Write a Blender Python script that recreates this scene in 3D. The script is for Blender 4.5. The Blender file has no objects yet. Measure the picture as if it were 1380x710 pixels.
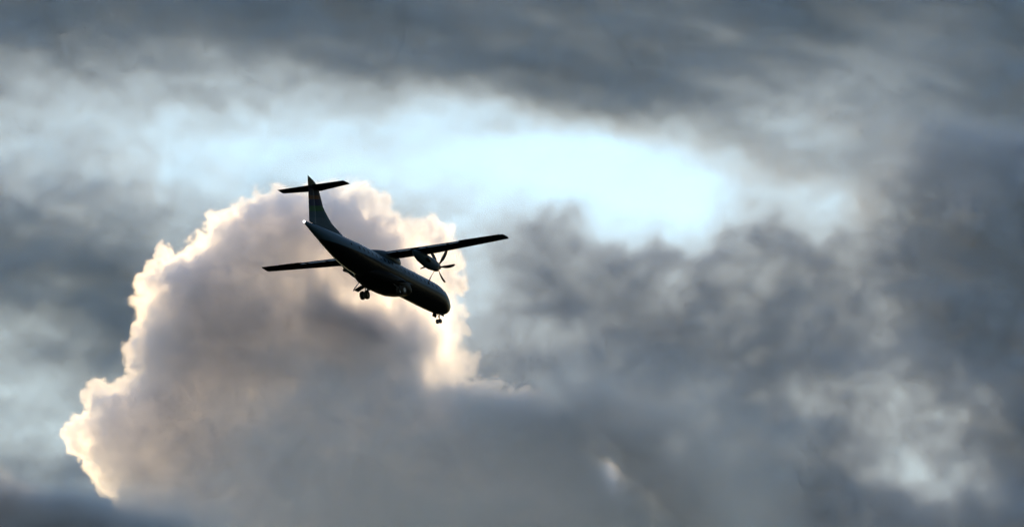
import bpy, bmesh, math, random
import numpy as np
from mathutils import Vector, Matrix

R = math.radians
scene = bpy.context.scene
col = scene.collection

# ---------------------------------------------------------------- camera
PW, PH, FPX = 1380.0, 710.0, 6977.0          # size of the photograph and focal length, both in its pixels
PITCH = 16.5
CAM = Vector((0, 0, 1.7))
cd = bpy.data.cameras.new('camera')
cam = bpy.data.objects.new('camera', cd)
col.objects.link(cam)
cam.location = CAM
cam.rotation_euler = (R(90 + PITCH), 0, 0)
cd.sensor_width = 36.0
cd.lens = 36.0 * FPX / PW
cd.clip_start = 1.0
cd.clip_end = 60000.0
scene.camera = cam

def ray(px, py):
    """direction in the world through a point of the photograph"""
    a = R(PITCH)
    x, y, z = (px - PW / 2) / FPX, (PH / 2 - py) / FPX, 1.0
    return Vector((x, z * math.cos(a) - y * math.sin(a), z * math.sin(a) + y * math.cos(a)))

# ---------------------------------------------------------------- sky and sun
SUN_PX = (575.0, 345.0)
sd = ray(*SUN_PX).normalized()
SUN_EL = math.asin(sd.z)
SUN_AZ = math.atan2(sd.x, sd.y)
world = bpy.data.worlds.new('World')
scene.world = world
world.use_nodes = True
nt = world.node_tree
nt.nodes.clear()
sky = nt.nodes.new('ShaderNodeTexSky')
sky.sky_type = 'NISHITA'
sky.sun_disc = False
sky.sun_elevation = SUN_EL
sky.sun_rotation = SUN_AZ
sky.air_density = 1.5
sky.dust_density = 0.0
sky.ozone_density = 2.2
bg = nt.nodes.new('ShaderNodeBackground')
bg.inputs['Strength'].default_value = 0.13
wo = nt.nodes.new('ShaderNodeOutputWorld')
nt.links.new(sky.outputs[0], bg.inputs[0])
nt.links.new(bg.outputs[0], wo.inputs[0])

sl = bpy.data.lights.new('sun', 'SUN')
sl.energy = 2.0
sl.angle = R(0.5)
sl.color = (1.0, 0.68, 0.34)
sun = bpy.data.objects.new('sun', sl)
col.objects.link(sun)
sun.rotation_euler = sd.to_track_quat('Z', 'Y').to_euler()

vs = scene.view_settings
scene.display_settings.display_device = 'sRGB'
vs.view_transform = 'Standard'
vs.look = 'None'
vs.gamma = 1.0
vs.use_curve_mapping = False
vs.exposure = 0.85

cy = scene.cycles
cy.use_denoising = True
cy.volume_bounces = 6
cy.max_bounces = 10
cy.volume_max_steps = 512
cy.volume_step_rate = 3.0
cy.use_adaptive_sampling = True
cy.adaptive_threshold = 0.04

# ---------------------------------------------------------------- clouds
rng = np.random.default_rng(7)

def fractal(shape, spacing, big, slope):
    """random field of mean 0 and spread 1 whose lumps run from the size big down to the grid, finer ones weaker by the slope"""
    f = [np.fft.fftfreq(n, d) for n, d in zip(shape[:-1], spacing[:-1])] + [np.fft.rfftfreq(shape[-1], spacing[-1])]
    k2 = sum(q.astype(np.float32) ** 2 for q in np.meshgrid(*f, indexing='ij', sparse=True))
    amp = (k2 + (1.0 / big) ** 2) ** (-slope / 2)
    amp.flat[0] = 0
    v = rng.standard_normal(shape).astype(np.float32)
    v = np.fft.irfftn(np.fft.rfftn(v) * amp, s=shape, axes=tuple(range(len(shape)))).astype(np.float32)
    return v / v.std()

def smooth(a, b, x):
    t = np.clip((x - a) / (b - a), 0, 1)
    return t * t * (3 - 2 * t)

def poly_sdf(poly, X, Y):
    """signed distance to a polygon, positive inside"""
    P = np.array(poly, float)
    d = np.full(X.shape, 1e9)
    ins = np.zeros(X.shape, bool)
    for (x0, y0), (x1, y1) in zip(P, np.roll(P, -1, 0)):
        ex, ey = x1 - x0, y1 - y0
        t = np.clip(((X - x0) * ex + (Y - y0) * ey) / (ex * ex + ey * ey), 0, 1)
        d = np.minimum(d, np.hypot(X - x0 - t * ex, Y - y0 - t * ey))
        c = ((y0 > Y) != (y1 > Y)) & (X < ex * (Y - y0) / (ey if ey else 1e-9) + x0)
        ins ^= c
    return np.where(ins, d, -d)

def volume_cloud(name, dens, lo, hi, material, label, category='cloud', group=None):
    """a cloud: a mesh whose points carry the density; a node modifier turns them into a fog volume"""
    nx, ny, nz = dens.shape
    me = bpy.data.meshes.new(name)
    me.vertices.add(dens.size)
    ax = [np.linspace(a, b, n, dtype=np.float32) for a, b, n in zip(lo, hi, dens.shape)]
    g = np.stack(np.meshgrid(*ax, indexing='ij'), -1).reshape(-1)
    me.vertices.foreach_set('co', g)
    at = me.attributes.new('fog', 'FLOAT', 'POINT')
    at.data.foreach_set('value', dens.astype(np.float32).ravel())
    src = bpy.data.objects.new(name + '_points', me)          # never linked: only the data of the node group
    vol = bpy.data.volumes.new(name)
    ob = bpy.data.objects.new(name, vol)
    col.objects.link(ob)
    ob['label'] = label
    ob['category'] = category
    if group:
        ob['group'] = group
    vol.materials.append(material)
    ng = bpy.data.node_groups.new(name + '_fog', 'GeometryNodeTree')
    ng.interface.new_socket('Geometry', in_out='INPUT', socket_type='NodeSocketGeometry')
    ng.interface.new_socket('Geometry', in_out='OUTPUT', socket_type='NodeSocketGeometry')
    N, L = ng.nodes, ng.links
    gi, go = N.new('NodeGroupInput'), N.new('NodeGroupOutput')
    pos, sep = N.new('GeometryNodeInputPosition'), N.new('ShaderNodeSeparateXYZ')
    L.new(pos.outputs[0], sep.inputs[0])
    idx = None
    for k, (a, b, n, stride) in enumerate(zip(lo, hi, dens.shape, (ny * nz, nz, 1))):
        mr = N.new('ShaderNodeMapRange')
        mr.clamp = True
        for s, v in zip(('From Min', 'From Max', 'To Min', 'To Max'), (a, b, 0.0, n - 1.0)):
            mr.inputs[s].default_value = v
        L.new(sep.outputs[k], mr.inputs['Value'])
        fi = N.new('FunctionNodeFloatToInt')
        fi.rounding_mode = 'ROUND'
        L.new(mr.outputs['Result'], fi.inputs[0])
        mu = N.new('FunctionNodeIntegerMath')
        mu.operation = 'MULTIPLY_ADD'
        L.new(fi.outputs[0], mu.inputs[0])
        mu.inputs[1].default_value = stride
        if idx is None:
            mu.inputs[2].default_value = 0
        else:
            L.new(idx, mu.inputs[2])
        idx = mu.outputs[0]
    oi = N.new('GeometryNodeObjectInfo')
    oi.inputs['Object'].default_value = src
    na = N.new('GeometryNodeInputNamedAttribute')
    na.data_type = 'FLOAT'
    na.inputs['Name'].default_value = 'fog'
    si = N.new('GeometryNodeSampleIndex')
    si.data_type = 'FLOAT'
    si.domain = 'POINT'
    L.new(oi.outputs['Geometry'], si.inputs['Geometry'])
    L.new(na.outputs['Attribute'], si.inputs['Value'])
    L.new(idx, si.inputs['Index'])
    vc = N.new('GeometryNodeVolumeCube')
    L.new(si.outputs[0], vc.inputs['Density'])
    vc.inputs['Background'].default_value = 0.0
    vc.inputs['Min'].default_value = lo
    vc.inputs['Max'].default_value = hi
    for s, n in zip(('Resolution X', 'Resolution Y', 'Resolution Z'), dens.shape):
        vc.inputs[s].default_value = n
    sm = N.new('GeometryNodeSetMaterial')
    sm.inputs['Material'].default_value = material
    L.new(vc.outputs[0], sm.inputs[0])
    L.new(sm.outputs[0], go.inputs[0])
    md = ob.modifiers.new('fog', 'NODES')
    md.node_group = ng
    return ob

def fog_material(name, density, color=(1, 1, 1), g=0.5):
    m = bpy.data.materials.new(name)
    m.use_nodes = True
    t = m.node_tree
    t.nodes.clear()
    pv = t.nodes.new('ShaderNodeVolumePrincipled')
    pv.inputs['Color'].default_value = (*color, 1)
    pv.inputs['Density'].default_value = density
    pv.inputs['Anisotropy'].default_value = g
    out = t.nodes.new('ShaderNodeOutputMaterial')
    t.links.new(pv.outputs[0], out.inputs['Volume'])
    return m

def stage(px0, px1, py0, py1, Y, depth, step):
    """world box seen between those points of the photograph at distance Y, and its voxels in photograph pixels"""
    m = Y / FPX / math.cos(R(PITCH))                 # metres per photograph pixel, near enough, at that distance
    z0, z1 = CAM.z + ray(690, py1).z * Y / ray(690, py1).y, CAM.z + ray(690, py0).z * Y / ray(690, py0).y
    k = Y / ray(690, (py0 + py1) / 2).y
    x0, x1 = (px0 - 690) / FPX * k, (px1 - 690) / FPX * k
    nx, nz = int((px1 - px0) / step), int((py1 - py0) / step)
    ny = max(8, int(depth / (step * m)))
    lo, hi = (x0, Y - depth / 2, z0), (x1, Y + depth / 2, z1)
    px = np.linspace(px0, px1, nx)
    py = np.linspace(py1, py0, nz)
    w = np.linspace(-depth / 2, depth / 2, ny) / m   # depth, also in pixels
    return (nx, ny, nz), lo, hi, px, w, py, m

# ---------------------------------------------------------------- the land far below, outside the picture
gm = bpy.data.materials.new('land')
gm.use_nodes = True
t_ = gm.node_tree
b_ = t_.nodes['Principled BSDF']
b_.inputs['Roughness'].default_value = 1.0
b_.inputs['Specular IOR Level'].default_value = 0.0
n_ = t_.nodes.new('ShaderNodeTexNoise')
n_.inputs['Scale'].default_value = 0.004
n_.inputs['Detail'].default_value = 8
c_ = t_.nodes.new('ShaderNodeTexCoord')
r_ = t_.nodes.new('ShaderNodeValToRGB')
r_.color_ramp.elements[0].color = (0.018, 0.026, 0.012, 1)
r_.color_ramp.elements[0].position = 0.35
r_.color_ramp.elements[1].color = (0.06, 0.062, 0.035, 1)
r_.color_ramp.elements[1].position = 0.65
t_.links.new(c_.outputs['Object'], n_.inputs['Vector'])
t_.links.new(n_.outputs['Fac'], r_.inputs[0])
t_.links.new(r_.outputs[0], b_.inputs['Base Color'])
bm = bmesh.new()
bmesh.ops.create_grid(bm, x_segments=24, y_segments=24, size=25000)
me = bpy.data.meshes.new('ground')
bm.to_mesh(me)
bm.free()
me.materials.append(gm)
ground = bpy.data.objects.new('ground', me)
col.objects.link(ground)
ground['kind'] = 'structure'
STR_COL, STR_G = (0.71, 0.75, 0.835), 0.2
# the big cumulus
CUM = [(70,585),(80,562),(98,546),(104,522),(122,508),(140,512),(158,505),(156,470),(166,445),(170,405),(186,380),(204,362),(192,345),(194,328),(214,318),(240,330),
       (256,312),(262,290),(290,270),(318,262),(322,246),(345,240),(385,238),(430,240),(470,240),(498,246),(506,268),(530,283),(555,293),
       (572,304),(588,300),(610,303),(624,322),(624,360),(630,400),(638,430),(640,470),(646,498),(664,512),(690,524),(725,532),(765,560),
       (800,592),(845,625),(880,670),(905,720),(920,790),(60,790),(140,700),(132,668),(108,652),(98,618),(78,608)]
VOX = 2.0
(nx, ny, nz), lo, hi, px, w, py, mpp = stage(50, 950, 215, 790, 4000.0, 150.0, VOX)
PX, PY = np.meshgrid(px, py, indexing='ij')
d = poly_sdf(CUM, PX, PY)
RR = 68.0
e = np.clip(RR - d, 0, None)
s = RR - np.sqrt(e[:, None, :] ** 2 + (w[None, :, None] * 0.95) ** 2)     # px, positive inside
s = s.astype(np.float32) - 23.0
s += 2.0 * fractal(s.shape, (VOX, w[1] - w[0], VOX), 75, 2.8)
# billows: spheres pushed out of the surface, large to small
for count, r0, r1 in ((40, 22, 38), (200, 14, 26), (1300, 8, 17), (6000, 4, 8)):
    surf = np.argwhere(np.abs(s) < 1.5)
    surf = surf[np.abs(w[surf[:, 1]]) < 34]        # round the outline
    pick = surf[rng.integers(0, len(surf), count)]
    for (i, j, k), r in zip(pick, rng.uniform(r0, r1, count)):
        q = int(r / VOX) + 1
        i0, i1, j0, j1, k0, k1 = max(0, i - q), min(nx, i + q + 1), max(0, j - q), min(ny, j + q + 1), max(0, k - q), min(nz, k + q + 1)
        ii, jj, kk = np.ogrid[i0:i1, j0:j1, k0:k1]
        b = r - VOX * np.sqrt((ii - i) ** 2 + (jj - j) ** 2 + (kk - k) ** 2)
        b -= 0.42 * r
        v = s[i0:i1, j0:j1, k0:k1]
        np.maximum(v, b, out=v)
dw = w[1] - w[0]
s += 1.6 * fractal(s.shape, (VOX, dw, VOX), 40, 2.2)
soft = 4.8 + 3.0 * fractal(PX.shape, (VOX, VOX), 90, 2.2)
dens = smooth(-1.0, 1.0, (s / np.clip(soft, 2.5, 16)[:, None, :]) * 2 - 0.9)
def gauss(X, Y, x, y, rx, ry, a=0.0):
    c, s = math.cos(a), math.sin(a)
    u, v = (X - x) * c + (Y - y) * s, -(X - x) * s + (Y - y) * c
    return np.exp(-(u / rx) ** 2 - (v / ry) ** 2)
A1, A2, A3 = (fractal(PX.shape, (VOX, VOX), 120, 1.9) for _ in range(3))
XW, YW = PX + 11 * A1, PY + 11 * A2
thick = 0.93 + 0.04 * A3 - 0.08 * smooth(470, 600, PY)
for x, y, rx, ry, a, k in ((110, 585, 22, 50, 0, -0.3), (190, 590, 50, 40, 0, -0.1), (585, 335, 32, 34, 0, -0.5), (605, 450, 38, 80, 0, -0.72), (515, 404, 80, 20, 0.15, -0.7), (480, 438, 58, 14, 0.22, 0.7),
                           (225, 340, 30, 20, 0, -0.2), (440, 255, 90, 22, 0, -0.35), (540, 300, 60, 26, 0.5, -0.3), (620, 520, 30, 20, 0, -0.2)):
    thick += k * gauss(XW, YW, x, y, rx, ry, a)
FRONT = [(250,540),(320,480),(380,455),(425,420),(432,410),(450,422),(480,424),(512,428),(540,448),(562,480),(598,522),(660,535),(800,600),(900,800),(200,800),(215,640)]
fd = poly_sdf(FRONT, XW * 0.6 + PX * 0.4, YW * 0.6 + PY * 0.4)
thick = np.clip(thick, 0.22, 2) * (1 + 0.18 * smooth(-8, 22, fd) * smooth(330, 440, PX) + 0.0 * PY)
dens *= thick[:, None, :]
dens *= np.clip(1 + 0.04 * fractal(s.shape, (VOX, dw, VOX), 50, 2.1), 0.2, 2)
m_cum = fog_material('cumulus_fog', 0.125, (0.93, 0.935, 0.983), 0.74)
volume_cloud('cumulus_cloud', dens, lo, hi, m_cum, 'huge puffy cumulus with gold rims directly behind the airliner')
# the high grey cloud behind it all: how thick it stands over the place, from the photograph's left to right and top to bottom
GX = np.array([-150, 50, 150, 250, 350, 450, 550, 650, 750, 850, 950, 1050, 1150, 1250, 1350, 1530], float)
GY = np.array([-100, 0, 50, 100, 150, 200, 250, 300, 350, 400, 450, 500, 550, 600, 650, 700, 810], float)
LUM = np.array([
 [ 90,  85,  85,  85,  85,  90,  95, 100, 105, 105, 100,  95, 100,  95,  90,  90],
 [ 98,  98,  95,  92,  90,  90,  95, 100, 105, 110, 105,  92, 100, 100,  88,  85],
 [112, 114, 116, 110, 102,  94,  92, 105, 115, 120, 118, 112, 124, 120,  92,  88],
 [146, 156, 168, 166, 160, 142, 120,  98,  96, 102, 122, 130, 138, 128,  98,  90],
 [172, 184, 192, 196, 190, 208, 214, 202, 168, 115, 128, 158, 150, 112,  88,  85],
 [180, 182, 190, 214, 222, 228, 234, 240, 243, 238, 202, 178, 168, 110,  84,  80],
 [134, 136, 162, 208, 220, 226, 234, 240, 248, 248, 240, 185, 165, 108,  82,  80],
 [115, 118, 138, 184, 200, 210, 215, 228, 220, 245, 243, 200, 185, 108,  82,  80],
 [110, 112, 118, 160, 190, 195, 200, 215, 140, 170, 200, 140, 155, 105,  84,  80],
 [130, 125, 105, 150, 180, 190, 190, 185, 150, 142, 130, 132, 130, 108,  88,  85],
 [150, 150,  98, 130, 170, 180, 180, 165, 155, 115, 108, 112, 118, 108,  92,  90],
 [192, 197, 140, 144, 170, 170, 160, 140, 130, 108, 104, 108, 122, 116,  92,  90],
 [198, 205, 192, 165, 160, 150, 140, 125, 115, 113, 113, 118, 134, 140,  92,  88],
 [188, 190, 185, 165, 150, 130, 125, 118, 112, 114, 124, 112, 122, 168, 100,  90],
 [150, 150, 150, 140, 130, 120, 115, 112, 110, 108, 108,  94, 108, 165, 108,  95],
 [120, 120, 120, 115, 110, 110, 105, 105, 108, 112, 100,  88,  92, 105,  95,  92],
 [100, 100, 100, 100, 100, 100, 100, 100, 100, 100,  95,  88,  90,  95,  92,  90]], float)
# brightness the cloud shows -> optical depth that gives it
CAL_L = np.array([80, 92, 118, 140, 174, 199, 222, 236, 250.0])
CAL_T = np.array([9.0, 6.17, 4.43, 3.28, 2.22, 1.65, 1.1, 0.75, 0.2])

def cubic(gx, gy, V, X, Y):
    """smooth interpolation of the table at any points"""
    def w1(g, q):
        i = np.clip(np.searchsorted(g, q) - 1, 0, len(g) - 2)
        f = np.clip((q - g[i]) / (g[i + 1] - g[i]), 0, 1)
        return i, f
    i, fx = w1(gx, X)
    j, fy = w1(gy, Y)
    def row(jj):
        a = lambda k: V[np.clip(jj, 0, len(gy) - 1), np.clip(k, 0, len(gx) - 1)]
        p0, p1, p2, p3 = a(i - 1), a(i), a(i + 1), a(i + 2)
        return p1 + 0.5 * fx * (p2 - p0 + fx * (2 * p0 - 5 * p1 + 4 * p2 - p3 + fx * (3 * (p1 - p2) + p3 - p0)))
    q0, q1, q2, q3 = row(j - 1), row(j), row(j + 1), row(j + 2)
    return q1 + 0.5 * fy * (q2 - q0 + fy * (2 * q0 - 5 * q1 + 4 * q2 - q3 + fy * (3 * (q1 - q2) + q3 - q0)))

M_STR = fog_material('stratus_fog', 0.01, STR_COL, STR_G)
M_HIGH = fog_material('high_cloud_fog', 0.01, (0.69, 0.75, 0.84), 0.2)

# one set of random folds shared by all the layers, so that their edges meet
M_LOW = fog_material('low_fog', 0.01, (0.68, 0.68, 0.715), 0.3)
rng = np.random.default_rng(21)
FX, FY = np.arange(-170, 1551, 3.0), np.arange(-120, 841, 3.0)
FXX, FYY = np.meshgrid(FX, FY, indexing='ij')
def field(sx, sy, big, slope):
    return fractal(FXX.shape, (3.0 / sx, 3.0 / sy), big, slope)
def sample(F, X, Y):
    x = np.clip((X - FX[0]) / 3.0, 0, F.shape[0] - 1.001)
    y = np.clip((Y - FY[0]) / 3.0, 0, F.shape[1] - 1.001)
    i, j = x.astype(int), y.astype(int)
    f, g = x - i, y - j
    return F[i, j] * (1 - f) * (1 - g) + F[i + 1, j] * f * (1 - g) + F[i, j + 1] * (1 - f) * g + F[i + 1, j + 1] * f * g
W1, W2 = field(1.3, 1.0, 140, 2.2), field(1.3, 1.0, 140, 2.2)
NR = field(1.0, 1.0, 90, 1.9)                   # curdled detail
NS = field(2.8, 0.8, 110, 2.0)                  # long streaky detail, leaning down to the right
NS = np.stack([np.roll(c, int(0.24 * x / 3.0)) for c, x in zip(NS, FX)])
# carry everything on past the edges of the photograph (the fields repeat seamlessly)
W1, W2, NR, NS = (np.pad(F, ((200, 200), (80, 80)), mode='wrap') for F in (W1, W2, NR, NS))
FX, FY = FX[0] - 600 + 3.0 * np.arange(len(FX) + 400), FY[0] - 240 + 3.0 * np.arange(len(FY) + 160)
FXX, FYY = np.meshgrid(FX, FY, indexing='ij')
rights = smooth(420, 700, FXX) * smooth(170, 300, FYY)
ND = NR * 0.6 + NS * 0.4
FL = cubic(GX, GY, LUM, FXX + 11 * W1, FYY + 9 * W2)
FL += 2 * gauss(FXX, FYY, 480, 195, 260, 50, 0.12)
FL += 9 * smooth(300, 420, FYY) * smooth(560, 700, FXX) * (1 - smooth(1180, 1260, FXX)) + 14 * gauss(FXX, FYY, 60, 320, 170, 80) + 24 * gauss(FXX, FYY, 150, 180, 360, 80)
FL -= 30 * gauss(FXX + 14 * W1 + 5 * NR, FYY + 12 * W2 + 5 * NR, 300, 143, 95, 15, 0.45) + 16 * gauss(FXX + 14 * W2, FYY + 12 * W1 + 5 * NR, 150, 118, 110, 14, 0.1)
# the top edge of the dark bank on the right, against the bright opening
BANK = [(600, 540), (638, 470), (655, 400), (668, 345), (700, 300), (735, 290), (772, 296), (792, 326), (835, 332), (880, 322), (905, 340), (925, 352), (955, 345), (982, 312),
        (1015, 298), (1060, 312), (1100, 318), (1150, 300), (1190, 290), (1215, 250), (1225, 200), (1250, 150), (1300, 100), (1560, 60), (1560, 900), (600, 900)]
bd = poly_sdf(BANK, FXX + 9 * W1 + 5 * NR, FYY + 8 * W2 + 5 * NR)
m_ = smooth(-10, 16, bd) * smooth(625, 735, FXX + 14 * W1 + 7 * NR + 0.25 * (FYY - 400))
near = smooth(560, 640, FXX) * (1 - smooth(1120, 1200, FXX)) * smooth(230, 270, FYY) * (1 - smooth(420, 470, FYY))
opened = np.maximum(FL, 214 + 30 * gauss(FXX, FYY, 850, 290, 150, 70))
inside = np.minimum(FL, 158 - 0.32 * np.clip(bd, 0, 90))
FL = FL * (1 - near) + near * (opened * (1 - m_) + inside * m_)
FL = FL + (9.0 * NR * rights + 8.5 * NS * (1 - rights)) * np.clip((258 - FL) / 80, 0.15, 1) * np.clip((FL - 45) / 60, 0.6, 1.2)
TAU = np.interp(FL, CAL_L, CAL_T)

def stratus(name, label, box, Y, weight, seed=1, tau_fn=None, thin=1.0, depth=110.0, mat=None):
    global rng
    rng = np.random.default_rng(seed)
    (nx, ny, nz), lo, hi, px, w, py, mpp = stage(*box, Y, depth, 4.0)
    PX, PY = np.meshgrid(px, py, indexing='ij')
    WX, WY, N2 = sample(W1, PX, PY), sample(W2, PX, PY), sample(ND, PX, PY)
    tau = sample(TAU, PX, PY) if tau_fn is None else tau_fn(PX, PY, WX, WY, N2)
    tau = tau * weight(PX + 6 * WX, PY + 6 * WY)
    tau = tau * (1 - thin * 0.7 * smooth(28, 80, poly_sdf(CUM, PX, PY) + 22 * smooth(500, 580, PX)) * (1 - smooth(700, 740, PX) * smooth(480, 540, PY)))
    if thin:
        GXX, GYY = PX + 9 * N2 + 5 * WX, PY + 9 * N2 + 5 * WY
        tau = tau * (1 - 0.66 * np.clip(gauss(GXX, GYY, 748, 548, 15, 32, -0.7) + gauss(GXX, GYY, 786, 590, 11, 16, -0.6) * 0.7, 0, 1))
    # lay the thickness out in depth, around a surface that rises and falls
    mid = 0.12 * w[-1] * WX
    half = w[-1] * 0.55
    prof = np.exp(-((w[None, :, None] - mid[:, None, :]) / half) ** 2 * 2.2)
    edge = smooth(0, 0.12, 1 - np.abs(w) / w[-1])[None, :, None]
    f3 = 1 + 0.12 * fractal((nx, ny, nz), (4.0, w[1] - w[0], 4.0), 60, 2.2)
    prof = prof * np.clip(f3, 0.15, 2) * edge
    dy = depth / ny
    prof /= prof.sum(1, keepdims=True) * dy * 0.01
    dens = (prof * tau[:, None, :]).astype(np.float32)
    e = 10
    fx = smooth(0, 1, np.minimum(np.arange(nx), np.arange(nx)[::-1]) / e)
    fz = smooth(0, 1, np.minimum(np.arange(nz), np.arange(nz)[::-1]) / e)
    dens *= fx[:, None, None] * fz[None, None, :]
    dens[dens < 0.004] = 0
    return volume_cloud(name, dens, lo, hi, mat or M_STR, label, 'cloud')

w_top = lambda X, Y: 1 - smooth(130, 310, Y + 15 * sample(W1, X, Y) + 5 * sample(NR, X, Y))
w_left = lambda X, Y: (1 - w_top(X, Y)) * (1 - smooth(330, 460, X))
w_right = lambda X, Y: (1 - w_top(X, Y)) * smooth(330, 460, X)
stratus('cloud_band', 'long dark grey cloud band streaked across the top of the sky', (-660, 2040, -300, 410), 6600.0, w_top, 11, mat=M_HIGH)
stratus('cloud_patch', 'faint smoky grey cloud patch left of the gold rimmed cumulus', (-660, 520, 50, 1000), 5600.0, w_left, 12, mat=M_HIGH)
stratus('storm_cloud', 'dark slate cloud mass filling the right of the sky', (270, 2040, 50, 1000), 6100.0, w_right, 13)
def low_tau(X, Y, WX, WY, N):
    Xw, Yw = X + 8 * WX + 3 * N, Y + 8 * WY + 3 * N
    return 8.0 * smooth(-22, 55, Yw - 648 - 0.12 * X) * (1 - smooth(90, 350, X + 25 * WX))
def front_tau(X, Y, WX, WY, N):
    Xw, Yw = X + 8 * WX + 4 * N, Y + 8 * WY + 4 * N
    d = poly_sdf(CUM, Xw, Yw)
    t = 2.3 * np.exp(-(d / 65) ** 2) * smooth(540, 700, Xw) * smooth(500, 580, Yw) + 1.0 * smooth(430, 620, Yw) * smooth(230, 480, Xw + 0.4 * (Yw - 560)) * (1 - smooth(900, 1150, Xw))
    gap = gauss(Xw, Yw, 824, 630, 17, 50, -0.55) + 0.8 * gauss(Xw, Yw, 892, 700, 15, 34, -0.3)
    return t * (1 - 0.85 * np.clip(gap, 0, 1))
stratus('low_cloud', 'low dark grey cloud strip in front of the cumulus at bottom left', (-660, 520, 560, 1000), 3500.0, lambda X, Y: 1.0 + 0 * X, 14, low_tau, 0.0, 110.0, M_LOW)
stratus('veil_cloud', 'soft grey veil of cloud over the lower right slope of the cumulus', (150, 1240, 380, 1000), 3450.0, lambda X, Y: 1.0 + 0 * X, 15, front_tau, 0.0, 110.0, M_LOW)

# ---------------------------------------------------------------- the airliner (x forward from the nose, y to port, z up, metres)
def paint(name, color, rough=0.35, coat=0.6, metal=0.0, mottle=0.12, scale=1.2, spec=0.03):
    m = bpy.data.materials.new(name)
    m.use_nodes = True
    t = m.node_tree
    b = t.nodes['Principled BSDF']
    tc = t.nodes.new('ShaderNodeTexCoord')
    no = t.nodes.new('ShaderNodeTexNoise')
    no.inputs['Scale'].default_value = scale
    no.inputs['Detail'].default_value = 6
    mx = t.nodes.new('ShaderNodeMix')
    mx.data_type = 'RGBA'
    mx.inputs['A'].default_value = (*[c * (1 - mottle) for c in color], 1)
    mx.inputs['B'].default_value = (*[min(1, c * (1 + mottle)) for c in color], 1)
    t.links.new(tc.outputs['Object'], no.inputs['Vector'])
    t.links.new(no.outputs['Fac'], mx.inputs['Factor'])
    t.links.new(mx.outputs['Result'], b.inputs['Base Color'])
    b.inputs['Roughness'].default_value = rough
    b.inputs['Metallic'].default_value = metal
    b.inputs['Specular IOR Level'].default_value = spec
    b.inputs['Coat Weight'].default_value = coat
    b.inputs['Coat Roughness'].default_value = 0.12
    return m

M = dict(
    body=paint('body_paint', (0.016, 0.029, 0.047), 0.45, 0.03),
    belly=paint('belly_shade', (0.003, 0.0036, 0.005), 0.6, 0.0),  # near-black: the shade under the body put into the colour
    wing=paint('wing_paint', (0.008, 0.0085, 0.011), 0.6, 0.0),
    flap=paint('flap_skylit', (0.022, 0.024, 0.032), 0.5, 0.1),  # paler than the wing: skylight caught by the lowered flaps, painted in
    dark=paint('dark_trim', (0.008, 0.008, 0.010), 0.55, 0.0),
    glass=paint('window_glass', (0.003, 0.004, 0.006), 0.2, 0.03),
    letters=paint('letter_paint', (0.01, 0.012, 0.03), 0.4, 0.3),
    title=paint('title_paint', (0.006, 0.018, 0.026), 0.4, 0.2),
    rubber=paint('tyre_rubber', (0.012, 0.012, 0.012), 0.8, 0.0),
    metal=paint('strut_metal', (0.03, 0.03, 0.033), 0.45, 0.0, 0.4),
    rim=paint('rim_metal', (0.08, 0.08, 0.085), 0.4, 0.0, 0.6),
    blade=paint('blade_paint', (0.018, 0.018, 0.020), 0.45, 0.2),
)
# fuselage colour: skylight on top and shade underneath painted in, with a soft edge
def body_shading():
    m = paint('fuselage_shading', (0.019, 0.038, 0.066), 0.42, 0.06)
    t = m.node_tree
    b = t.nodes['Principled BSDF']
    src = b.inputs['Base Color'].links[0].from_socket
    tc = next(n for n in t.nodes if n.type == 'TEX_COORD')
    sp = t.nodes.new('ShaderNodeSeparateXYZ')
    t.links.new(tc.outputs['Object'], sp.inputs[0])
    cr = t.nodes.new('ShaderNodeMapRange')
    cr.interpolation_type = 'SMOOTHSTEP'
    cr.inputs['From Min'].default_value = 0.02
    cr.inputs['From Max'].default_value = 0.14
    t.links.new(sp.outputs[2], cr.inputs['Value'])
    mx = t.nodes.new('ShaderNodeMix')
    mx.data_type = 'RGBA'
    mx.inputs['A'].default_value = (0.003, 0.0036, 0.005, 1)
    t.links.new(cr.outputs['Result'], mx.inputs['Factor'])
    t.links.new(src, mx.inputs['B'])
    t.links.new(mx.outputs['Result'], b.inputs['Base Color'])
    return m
M['body_shading'] = body_shading()
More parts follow.
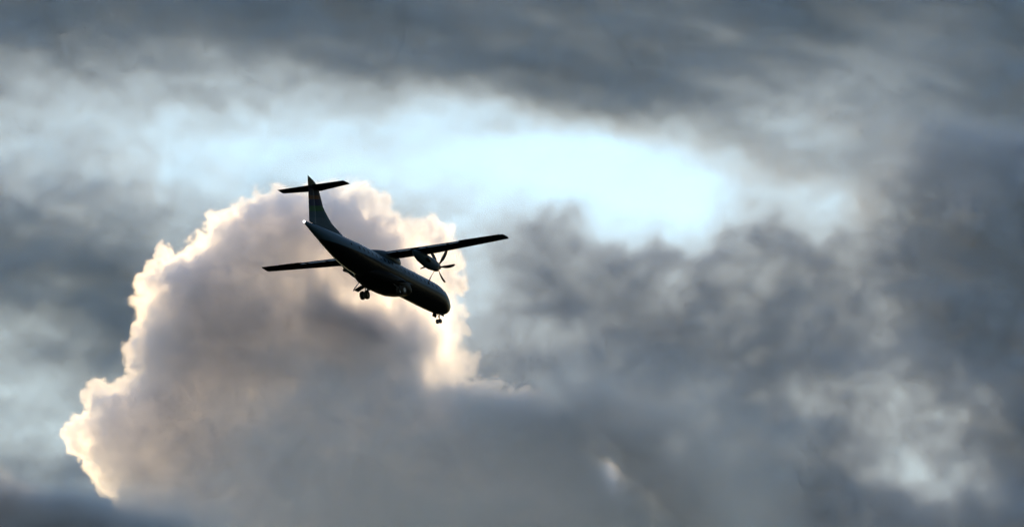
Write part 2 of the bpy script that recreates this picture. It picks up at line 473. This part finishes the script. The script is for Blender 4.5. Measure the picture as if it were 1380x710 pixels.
def fin_livery():
    m = paint('fin_paint', (0.02, 0.03, 0.05), 0.5, 0.0)
    t = m.node_tree
    b = t.nodes['Principled BSDF']
    tc = next(n for n in t.nodes if n.type == 'TEX_COORD')
    sp = t.nodes.new('ShaderNodeSeparateXYZ')
    t.links.new(tc.outputs['Object'], sp.inputs[0])
    a = t.nodes.new('ShaderNodeMath')
    a.operation = 'MULTIPLY_ADD'
    a.inputs[1].default_value = -0.28
    t.links.new(sp.outputs[0], a.inputs[0])
    t.links.new(sp.outputs[2], a.inputs[2])                       # z - 0.28 x : bands that slope across the fin
    mr = t.nodes.new('ShaderNodeMapRange')
    mr.inputs['From Min'].default_value = 8.0
    mr.inputs['From Max'].default_value = 12.6
    t.links.new(a.outputs[0], mr.inputs['Value'])
    cr = t.nodes.new('ShaderNodeValToRGB')
    cr.color_ramp.interpolation = 'CONSTANT'
    els = [(0.0, (0.011, 0.023, 0.038)), (0.22, (0.006, 0.018, 0.032)), (0.36, (0.006, 0.026, 0.012)), (0.48, (0.004, 0.006, 0.022)), (0.62, (0.032, 0.014, 0.006)),
           (0.70, (0.006, 0.007, 0.014)), (0.86, (0.004, 0.004, 0.006)), (0.93, (0.018, 0.016, 0.007))]
    r = cr.color_ramp
    r.elements[0].position, r.elements[0].color = els[0][0], (*els[0][1], 1)
    r.elements[1].position, r.elements[1].color = els[1][0], (*els[1][1], 1)
    for p, c in els[2:]:
        e = r.elements.new(p)
        e.color = (*c, 1)
    t.links.new(mr.outputs['Result'], cr.inputs[0])
    t.links.new(cr.outputs[0], b.inputs['Base Color'])
    return m
M['fin'] = fin_livery()
lampm = bpy.data.materials.new('tail_lamp')
lampm.use_nodes = True
lampm.node_tree.nodes['Principled BSDF'].inputs['Emission Color'].default_value = (1, 0.98, 0.92, 1)
lampm.node_tree.nodes['Principled BSDF'].inputs['Emission Strength'].default_value = 3.0

def mesh(name, verts, faces, mat, parent, smooth_=True, edge=40):
    me = bpy.data.meshes.new(name)
    me.from_pydata([tuple(v) for v in verts], [], faces)
    bm = bmesh.new()
    bm.from_mesh(me)
    bmesh.ops.remove_doubles(bm, verts=bm.verts, dist=1e-5)
    bmesh.ops.recalc_face_normals(bm, faces=bm.faces)
    for f in bm.faces:
        f.smooth = smooth_
    if smooth_:
        for e in bm.edges:
            if len(e.link_faces) == 2 and e.calc_face_angle(0) > R(edge):
                e.smooth = False
    bm.to_mesh(me)
    bm.free()
    me.materials.append(mat)
    ob = bpy.data.objects.new(name, me)
    col.objects.link(ob)
    ob.parent = parent
    return ob

class MB:
    def __init__(self):
        self.v, self.f = [], []
    def loft(self, rings, caps=True):
        n = len(rings[0])
        o = len(self.v)
        for r in rings:
            self.v += [tuple(p) for p in r]
        for i in range(len(rings) - 1):
            for j in range(n):
                a, b = o + i * n + j, o + i * n + (j + 1) % n
                self.f.append((a, b, b + n, a + n))
        if caps:
            self.f.append(tuple(range(o, o + n))[::-1])
            self.f.append(tuple(range(o + (len(rings) - 1) * n, o + len(rings) * n)))
        return self
    def tube(self, pts, rad, n=10):
        pts = [Vector(p) for p in pts]
        rads = rad if isinstance(rad, (list, tuple)) else [rad] * len(pts)
        rings = []
        for i, p in enumerate(pts):
            t = (pts[min(i + 1, len(pts) - 1)] - pts[max(i - 1, 0)]).normalized()
            u = t.orthogonal().normalized() if i == 0 else (u - t * u.dot(t)).normalized()
            w_ = t.cross(u)
            rings.append([p + (u * math.cos(k * 2 * math.pi / n) + w_ * math.sin(k * 2 * math.pi / n)) * rads[i] for k in range(n)])
        return self.loft(rings)
    def lathe(self, c, axis, prof, n=28):
        """prof: (distance along the axis, radius)"""
        a = Vector(axis).normalized()
        u = a.orthogonal().normalized()
        w_ = a.cross(u)
        c = Vector(c)
        return self.loft([[c + a * d + (u * math.cos(k * 2 * math.pi / n) + w_ * math.sin(k * 2 * math.pi / n)) * r for k in range(n)] for d, r in prof])
    def box(self, c, s, rot=None):
        c = Vector(c)
        q = [Vector((x * s[0] / 2, y * s[1] / 2, z * s[2] / 2)) for x in (-1, 1) for y in (-1, 1) for z in (-1, 1)]
        if rot is not None:
            q = [rot @ p for p in q]
        o = len(self.v)
        self.v += [tuple(c + p) for p in q]
        self.f += [tuple(o + i for i in f) for f in ((0, 1, 3, 2), (4, 6, 7, 5), (0, 4, 5, 1), (2, 3, 7, 6), (0, 2, 6, 4), (1, 5, 7, 3))]
        return self
    def build(self, name, mat, parent, smooth_=True, edge=40):
        return mesh(name, self.v, self.f, mat, parent, smooth_, edge)

air = bpy.data.objects.new('airliner', None)
col.objects.link(air)
air['label'] = 'dark twin propeller airliner with T tail and wheels down, flying across the clouds'
air['category'] = 'airplane'
air.empty_display_size = 3
# attitude: rows are the camera's right, up and back axes told in the airliner's own axes
RB = Matrix(((0.49091873, -0.87075715, 0.02794255), (-0.26302513, -0.11755997, 0.95759983), (-0.83055197, -0.47745329, -0.2867434)))
p_ = R(PITCH)
CW = Matrix(((1, 0, 0), (0, -math.sin(p_), -math.cos(p_)), (0, math.cos(p_), -math.sin(p_))))
RW = CW @ RB
DIST = 500.0
centre = CAM + CW @ Vector(((514.467 - PW / 2) / FPX * DIST, (PH / 2 - 352.448) / FPX * DIST, -DIST))
mw = RW.to_4x4()
mw.translation = centre - RW @ Vector((-13, 0, 1.0))
air.matrix_world = mw

# fuselage
FS = [(-0.35, .03, .03, -.50), (-.42, .24, .22, -.50), (-.62, .50, .47, -.49), (-1.0, .79, .74, -.42), (-1.6, 1.05, 1.01, -.28), (-2.4, 1.27, 1.22, -.12), (-3.4, 1.39, 1.34, -.02),
      (-4.5, 1.43, 1.38, 0.0), (-8, 1.43, 1.38, 0.0), (-12, 1.43, 1.38, 0.0), (-16.5, 1.43, 1.38, 0.0), (-18.3, 1.39, 1.33, .06), (-20.2, 1.22, 1.16, .2), (-22.2, .96, .90, .42),
      (-24.2, .65, .61, .66), (-26.0, .34, .33, .86), (-27.0, .16, .16, .97), (-27.3, .09, .09, 1.0)]
FA = np.array(FS)
def fsec(x):
    """half width, half height and centre of the fuselage at station x, smoothly interpolated"""
    X = FA[:, 0][::-1]
    i = int(np.clip(np.searchsorted(X, x) - 1, 0, len(X) - 2))
    V = FA[::-1, 1:]
    f = (x - X[i]) / (X[i + 1] - X[i])
    def tang(k):
        k0, k1 = max(0, k - 1), min(len(X) - 1, k + 1)
        return (V[k1] - V[k0]) / (X[k1] - X[k0])
    h = X[i + 1] - X[i]
    f = min(1, max(0, f))
    return ((2 * f ** 3 - 3 * f ** 2 + 1) * V[i] + (f ** 3 - 2 * f ** 2 + f) * h * tang(i) + (3 * f ** 2 - 2 * f ** 3) * V[i + 1] + (f ** 3 - f ** 2) * h * tang(i + 1))
def surf(x, th, off=0.0):
    """point of the fuselage skin; th = 0 at the port side, 90 degrees at the top, 180 at starboard"""
    a, b, c = fsec(x)
    return Vector((x, (a + off) * math.cos(th), c + (b + off) * math.sin(th)))
xs = sorted(set([f[0] for f in FS] + list(np.linspace(-27, -0.8, 70))), reverse=True)
MB().loft([[surf(x, k * 2 * math.pi / 48) for k in range(48)] for x in xs]).build('fuselage', M['body_shading'], air)
def panel(name, x0, x1, z0, z1, side, mat, off=0.008, n=5, parent=air, round_=0.0):
    """skin panel between two stations and two heights on one side; round_ cuts its corners"""
    vs_, fs = [], []
    for i in range(n + 1):
        for j in range(n + 1):
            u, v = i / n * 2 - 1, j / n * 2 - 1
            if round_:
                u, v = u * math.sqrt(1 - round_ * v * v / 2), v * math.sqrt(1 - round_ * u * u / 2)
            x, z = x0 + (x1 - x0) * (u + 1) / 2, z0 + (z1 - z0) * (v + 1) / 2
            a, b, c = fsec(x)
            th = math.asin(max(-1, min(1, (z - c) / b)))
            if side < 0:
                th = math.pi - th
            vs_.append(surf(x, th, off))
    for i in range(n):
        for j in range(n):
            q = i * (n + 1) + j
            fs.append((q, q + 1, q + n + 2, q + n + 1))
    m_ = MB()
    k = len(vs_)
    m_.v = [tuple(v) for v in vs_] + [tuple(Vector((v.x, v.y * (1 - 0.02), v.z))) for v in vs_]
    m_.f = fs + [tuple(q + k for q in f[::-1]) for f in fs]
    return m_.build(name, mat, parent, True, 60)
for side in (1, -1):
    x = -4.7
    while x > -20.6:
        if not (-20.6 < x < -19.4):
            panel('cabin_window', x - 0.13, x + 0.13, 0.36, 0.74, side, M['glass'], 0.010, 4, air, 0.5)
        x -= 0.762
for side, x0, x1 in ((1, -20.9, -20.1), (-1, -20.9, -20.1), (-1, -3.9, -3.3), (1, -4.3, -3.1)):
    d_ = panel('cabin_door', x0, x1, -0.72, 0.95, side, M['body_shading'], 0.006, 6)
    panel('door_window', (x0 + x1) / 2 - 0.1, (x0 + x1) / 2 + 0.1, 0.42, 0.68, side, M['glass'], 0.014, 4, d_, 0.5)
for a0, a1 in ((38, 60), (64, 88), (92, 116), (120, 142)):
    m_ = MB()
    g = []
    for i in range(5):
        for j in range(5):
            th = R(a0 + (a1 - a0) * j / 4)
            xx = -1.55 - 0.75 * i / 4 - 0.25 * abs(math.cos(th))
            g.append(surf(xx, th, 0.012))
    m_.v = [tuple(v) for v in g] + [tuple(v * 0.99) for v in g]
    for i in range(4):
        for j in range(4):
            q = i * 5 + j
            m_.f += [(q, q + 1, q + 6, q + 5), (q + 25, q + 30, q + 31, q + 26)]
    m_.build('windscreen', M['glass'], air)
# airline title as tall dark strokes over the windows and the small registration ahead of the fin: both too small to read in the photograph
for side in (-1, 1):
    x = -17.6
    for k, wd in enumerate((0.16, 0.10, 0.22, 0.12, 0.12, 0.24, 0.10, 0.18, 0.12, 0.2, 0.1, 0.16)):
        panel('title_stroke', x, x + wd, 0.80, 1.16, side, M['title'], 0.007, 3)
        x += wd + 0.17
    x = -20.0
    for k, wd in enumerate((0.26, 0.30, 0.28, 0.24)):
        panel('registration_mark', x - 1.4, x - 1.4 + wd, 0.72, 0.98, side, M['letters'], 0.007, 3)
        x += wd + (0.14 if k != 1 else 0.3)

# fairings above and below the body
def bulge(name, secs, mat, power=2.6, n=36):
    rings = []
    for x, a, b, c in secs:
        r = []
        for k in range(n):
            t = k * 2 * math.pi / n
            ct, st = math.cos(t), math.sin(t)
            r.append((x, a * math.copysign(abs(ct) ** (2 / power), ct), c + b * math.copysign(abs(st) ** (2 / power), st)))
        rings.append(r)
    return MB().loft(rings).build(name, mat, air)
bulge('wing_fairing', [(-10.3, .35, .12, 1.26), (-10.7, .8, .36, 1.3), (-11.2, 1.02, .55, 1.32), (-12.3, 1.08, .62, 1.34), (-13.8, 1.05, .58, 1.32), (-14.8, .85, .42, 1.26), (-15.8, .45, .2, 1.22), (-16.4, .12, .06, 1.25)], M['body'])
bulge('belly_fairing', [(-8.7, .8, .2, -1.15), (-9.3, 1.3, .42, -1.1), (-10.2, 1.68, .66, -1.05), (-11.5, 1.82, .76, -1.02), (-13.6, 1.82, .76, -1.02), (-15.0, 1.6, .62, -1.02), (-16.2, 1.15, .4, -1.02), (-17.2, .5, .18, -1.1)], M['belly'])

# wings: aerofoil sections, cut where flaps and ailerons take over
def foil(thick, camber, a, b, n=14):
    """closed outline between chord fractions a and b: (chord fraction, height fraction)"""
    def yt(t):
        return 5 * thick * (0.2969 * math.sqrt(t) - 0.126 * t - 0.3516 * t ** 2 + 0.2843 * t ** 3 - 0.1036 * t ** 4)
    def yc(t):
        return camber * 4 * t * (1 - t)
    ts = [a + (b - a) * (1 - math.cos(math.pi * k / n)) / 2 for k in range(n + 1)]
    return [(t, yc(t) + yt(t)) for t in ts] + [(t, yc(t) - yt(t)) for t in reversed(ts[1:-1] if a == 0 else ts)]
def wchord(y):
    """leading edge, chord and height of the wing at span y"""
    y = abs(y)
    if y < 4.9:
        return -11.40, 2.57, 1.70
    f = (y - 4.9) / 8.6
    return -11.40 - 0.62 * f, 2.57 - 0.98 * f, 1.70 + 0.22 * f
def wpt(y, t, h, dx=0.0, dz=0.0):
    le, c, z = wchord(y)
    return (le - t * c + dx, y, z + h * c + dz)
def wing_piece(ys, a, b, name, mat, defl=0.0, drop=0.0, tip=False):
    rings = []
    for y in ys:
        le, c, z = wchord(y)
        th = 0.17 - 0.04 * min(1, abs(y) / 13.5)
        pts = []
        for t, h in foil(th, 0.03, a, b):
            X, Z = -(t - a) * c, h * c
            if defl:
                ca, sa = math.cos(defl), math.sin(defl)
                X, Z = X * ca + Z * sa * 0.2, Z + X * sa
            pts.append((le - a * c + X - drop * 0.5, y, z + Z - drop))
        rings.append(pts)
    if tip:
        s = math.copysign(1, ys[-1])
        base = rings[-1]
        cx = sum(p[0] for p in base) / len(base)
        cz = sum(p[2] for p in base) / len(base)
        for e, k in ((0.06, 0.93), (0.11, 0.78), (0.14, 0.5)):
            rings.append([(cx + (p[0] - cx) * (0.72 + 0.28 * k) - 0.12 * (1 - k), p[1] + s * e, cz + (p[2] - cz) * k) for p in base])
    return MB().loft(rings).build(name, mat, air, True, 50)
for s in (1, -1):
    span = lambda a, b, n: [s * (a + (b - a) * k / n) for k in range(n + 1)]
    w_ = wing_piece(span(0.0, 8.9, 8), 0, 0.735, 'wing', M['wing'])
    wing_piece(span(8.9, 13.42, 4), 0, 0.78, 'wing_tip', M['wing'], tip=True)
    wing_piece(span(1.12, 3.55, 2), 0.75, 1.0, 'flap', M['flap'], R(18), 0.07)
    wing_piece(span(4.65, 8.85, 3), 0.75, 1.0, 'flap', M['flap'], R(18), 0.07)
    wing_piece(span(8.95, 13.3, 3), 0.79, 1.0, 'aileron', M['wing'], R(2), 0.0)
    for y in (2.3, 5.6, 7.9):
        le, c, z = wchord(y)
        x0 = le - 0.62 * c
        MB().lathe((x0, s * y, z - 0.16), (-1, 0, -0.10), [(0, .02), (.15, .06), (.5, .09), (.85, .08), (1.2, .04), (1.35, .012)], 12).build('flap_fairing', M['wing'], air)
    for y in (9.8, 11.2, 12.6, 13.3):
        le, c, z = wchord(y)
        MB().tube([(le - c + 0.02, s * y, z), (le - c - 0.16, s * y, z - 0.01)], 0.012, 6).build('static_wick', M['dark'], air)

# engines and propellers
def make_propeller(s, phase):
    hub = Vector((-9.25, s * 4.05, 1.02))
    sp_ = MB().lathe(hub, (1, 0, 0), [(-.14, .30), (0, .31), (.12, .29), (.28, .245), (.44, .17), (.56, .09), (.62, .02)], 28).build('propeller', M['blade'], air)
    for k in range(6):
        rings = []
        for i in range(13):
            f = i / 12
            r = 0.24 + f * (1.97 - 0.24)
            phi = R(phase + 60 * k) - R(9) * (f ** 1.6)
            ch = np.interp(f, (0, .12, .35, .65, .88, .97, 1), (.14, .20, .32, .33, .26, .17, .07))
            tk = np.interp(f, (0, .15, .5, 1), (.10, .055, .03, .012))
            tw = R(np.interp(f, (0, .3, 1), (62, 48, 26)))
            rad = Vector((0, math.cos(phi), math.sin(phi)))
            tan = Vector((0, -math.sin(phi), math.cos(phi)))
            cd_ = tan * math.cos(tw) + Vector((1, 0, 0)) * math.sin(tw)
            nd = Vector((1, 0, 0)) * math.cos(tw) - tan * math.sin(tw)
            ctr = hub + rad * r
            rings.append([ctr + cd_ * (ch / 2 * math.cos(q * 2 * math.pi / 10)) + nd * (tk / 2 * math.sin(q * 2 * math.pi / 10)) for q in range(10)])
        MB().loft(rings).build('blade', M['blade'], sp_, True, 60)
for s, phase in ((1, 25.0), (-1, 10.0)):
    rings = []
    NS_ = [(-9.38, .33, .34, 1.02), (-9.55, .40, .44, 1.0), (-10.0, .48, .56, .97), (-10.7, .52, .62, .96), (-11.6, .54, .60, 1.02), (-12.6, .52, .50, 1.14), (-13.2, .42, .34, 1.22), (-13.7, .26, .2, 1.30), (-13.95, .08, .06, 1.36)]
    for x, a, b, c in NS_:
        rings.append([(x, s * 4.05 + a * math.cos(k * math.pi / 16), c + b * math.sin(k * math.pi / 16)) for k in range(32)])
    nac = MB().loft(rings).build('nacelle', M['body'], air)
    MB().loft([[(x, s * 4.05 + a * math.cos(k * math.pi / 10), z + b * math.sin(k * math.pi / 10)) for k in range(20)] for x, a, b, z in ((-9.36, .20, .09, .58), (-9.6, .24, .13, .58), (-10.2, .22, .14, .55), (-10.9, .08, .08, .55))]).build('air_intake', M['dark'], nac)
    MB().tube([(-11.5, s * (4.05 + .42), .95), (-11.8, s * (4.05 + .56), .93), (-12.3, s * (4.05 + .66), .92)], [.16, .17, .15], 14).build('exhaust', M['dark'], nac)
    make_propeller(s, phase)

# tail
def slab(rows, name, mat, parent=air, thick=0.10, along='z'):
    """rows: (height or span, leading edge, trailing edge[, height]) -> lens-shaped section"""
    rings = []
    for row in rows:
        q, le, te = row[:3]
        c = le - te
        pts = []
        for t, h in foil(thick if len(row) < 4 else row[3], 0, 0, 1, 10):
            if along == 'z':
                pts.append((le - t * c, h * c, q))
            else:
                pts.append((le - t * c + 0.42, q, 4.82 + h * c))
        rings.append(pts)
    return MB().loft(rings).build(name, mat, parent, True, 50)
slab([(1.25, -19.4, -25.24, .02), (1.62, -20.5, -25.30, .045), (2.1, -22.2, -25.39, .07), (2.6, -23.1, -25.46, .095), (3.3, -24.05, -25.60, .14), (4.0, -24.48, -25.80, .16), (4.60, -24.85, -25.97, .18)], 'fin', M['fin'])
slab([(1.28, -25.18, -26.42, .11), (2.4, -25.34, -26.55, .12), (3.6, -25.63, -26.72, .13), (4.60, -25.90, -26.86, .14)], 'rudder', M['fin'])
slab([(4.62, -24.9, -26.88, .13), (4.9, -25.1, -26.92, .12), (5.2, -25.42, -26.97, .1), (5.42, -25.9, -27.0, .09), (5.56, -26.45, -27.03, .08), (5.64, -26.9, -27.05, .06)], 'fin_cap', M['fin'])
for s in (1, -1):
    slab([(0.0, -25.0, -26.3, .13), (s * 1.8, -25.35, -26.42, .12), (s * 3.6, -25.70, -26.55, .11), (s * 3.7, -25.80, -26.52, .07)], 'tailplane', M['wing'], air, along='y')
    slab([(s * 0.18, -26.31, -26.98, .16), (s * 1.8, -26.43, -26.96, .16), (s * 3.64, -26.56, -26.93, .15)], 'elevator', M['wing'], air, along='y')
MB().lathe((-27.3, 0, 1.0), (-1, 0, 0), [(-.06, .10), (.02, .11), (.08, .085), (.12, .03)], 16).build('tail_light', lampm, air)
for x, z in ((-6.5, 1.37), (-17.2, 1.36)):
    MB().loft([[(x, .02, z), (x - .3, .02, z), (x - .3, -.02, z), (x, -.02, z)], [(x - .22, .008, z + .3), (x - .34, .008, z + .3), (x - .34, -.008, z + .3), (x - .22, -.008, z + .3)]]).build('aerial', M['dark'], air, False)

# undercarriage
def wheel(c, r, wd, parent):
    prof = [(-wd / 2, r * .55), (-wd / 2, r * .85), (-wd * .36, r * .97), (0, r), (wd * .36, r * .97), (wd / 2, r * .85), (wd / 2, r * .55)]
    t = MB().lathe(c, (0, 1, 0), prof, 28).build('wheel', M['rubber'], parent)
    MB().lathe(c, (0, 1, 0), [(-wd * .54, r * .12), (-wd * .56, r * .5), (wd * .56, r * .5), (wd * .54, r * .12)], 20).build('rim', M['rim'], t)
for s in (1, -1):
    g = MB().tube([(-12.3, s * 1.55, -1.35), (-12.5, s * 1.95, -1.62), (-12.57, s * 2.05, -2.0)], [.10, .09, .07], 12)
    g.tube([(-12.57, s * 1.72, -2.0), (-12.57, s * 2.38, -2.0)], .05, 10)
    g.tube([(-13.5, s * 1.35, -1.3), (-12.7, s * 2.0, -1.9)], .045, 8)
    g = g.build('main_gear', M['metal'], air)
    for k in (-1, 1):
        wheel((-12.57, s * (2.05 + .25 * k), -2.02), .43, .26, g)
    rings = []
    for i in range(7):
        f = i / 6
        y, z = 1.45 + 1.6 * f, -1.12 + 0.10 * math.sin(f * math.pi) - 0.34 * f ** 2
        rings.append([(-12.15, s * y, z), (-12.95, s * y, z - .02), (-12.95, s * y, z - .055), (-12.15, s * y, z - .035)])
    MB().loft(rings).build('gear_door', M['body'], air, True, 40)
g = MB().tube([(-1.75, 0, -1.0), (-1.8, 0, -1.6), (-1.82, 0, -2.0)], [.075, .06, .045], 12)
g.tube([(-1.82, -.2, -2.02), (-1.82, .2, -2.02)], .035, 8).tube([(-2.5, 0, -1.15), (-1.82, 0, -1.7)], .03, 8)
g = g.build('nose_gear', M['metal'], air)
for k in (-1, 1):
    wheel((-1.82, .17 * k, -2.04), .235, .17, g)
    MB().box((-2.0, .42 * k, -1.42), (.75, .03, .36), Matrix.Rotation(R(14 * k), 3, 'X')).build('gear_door', M['belly'], air, False)
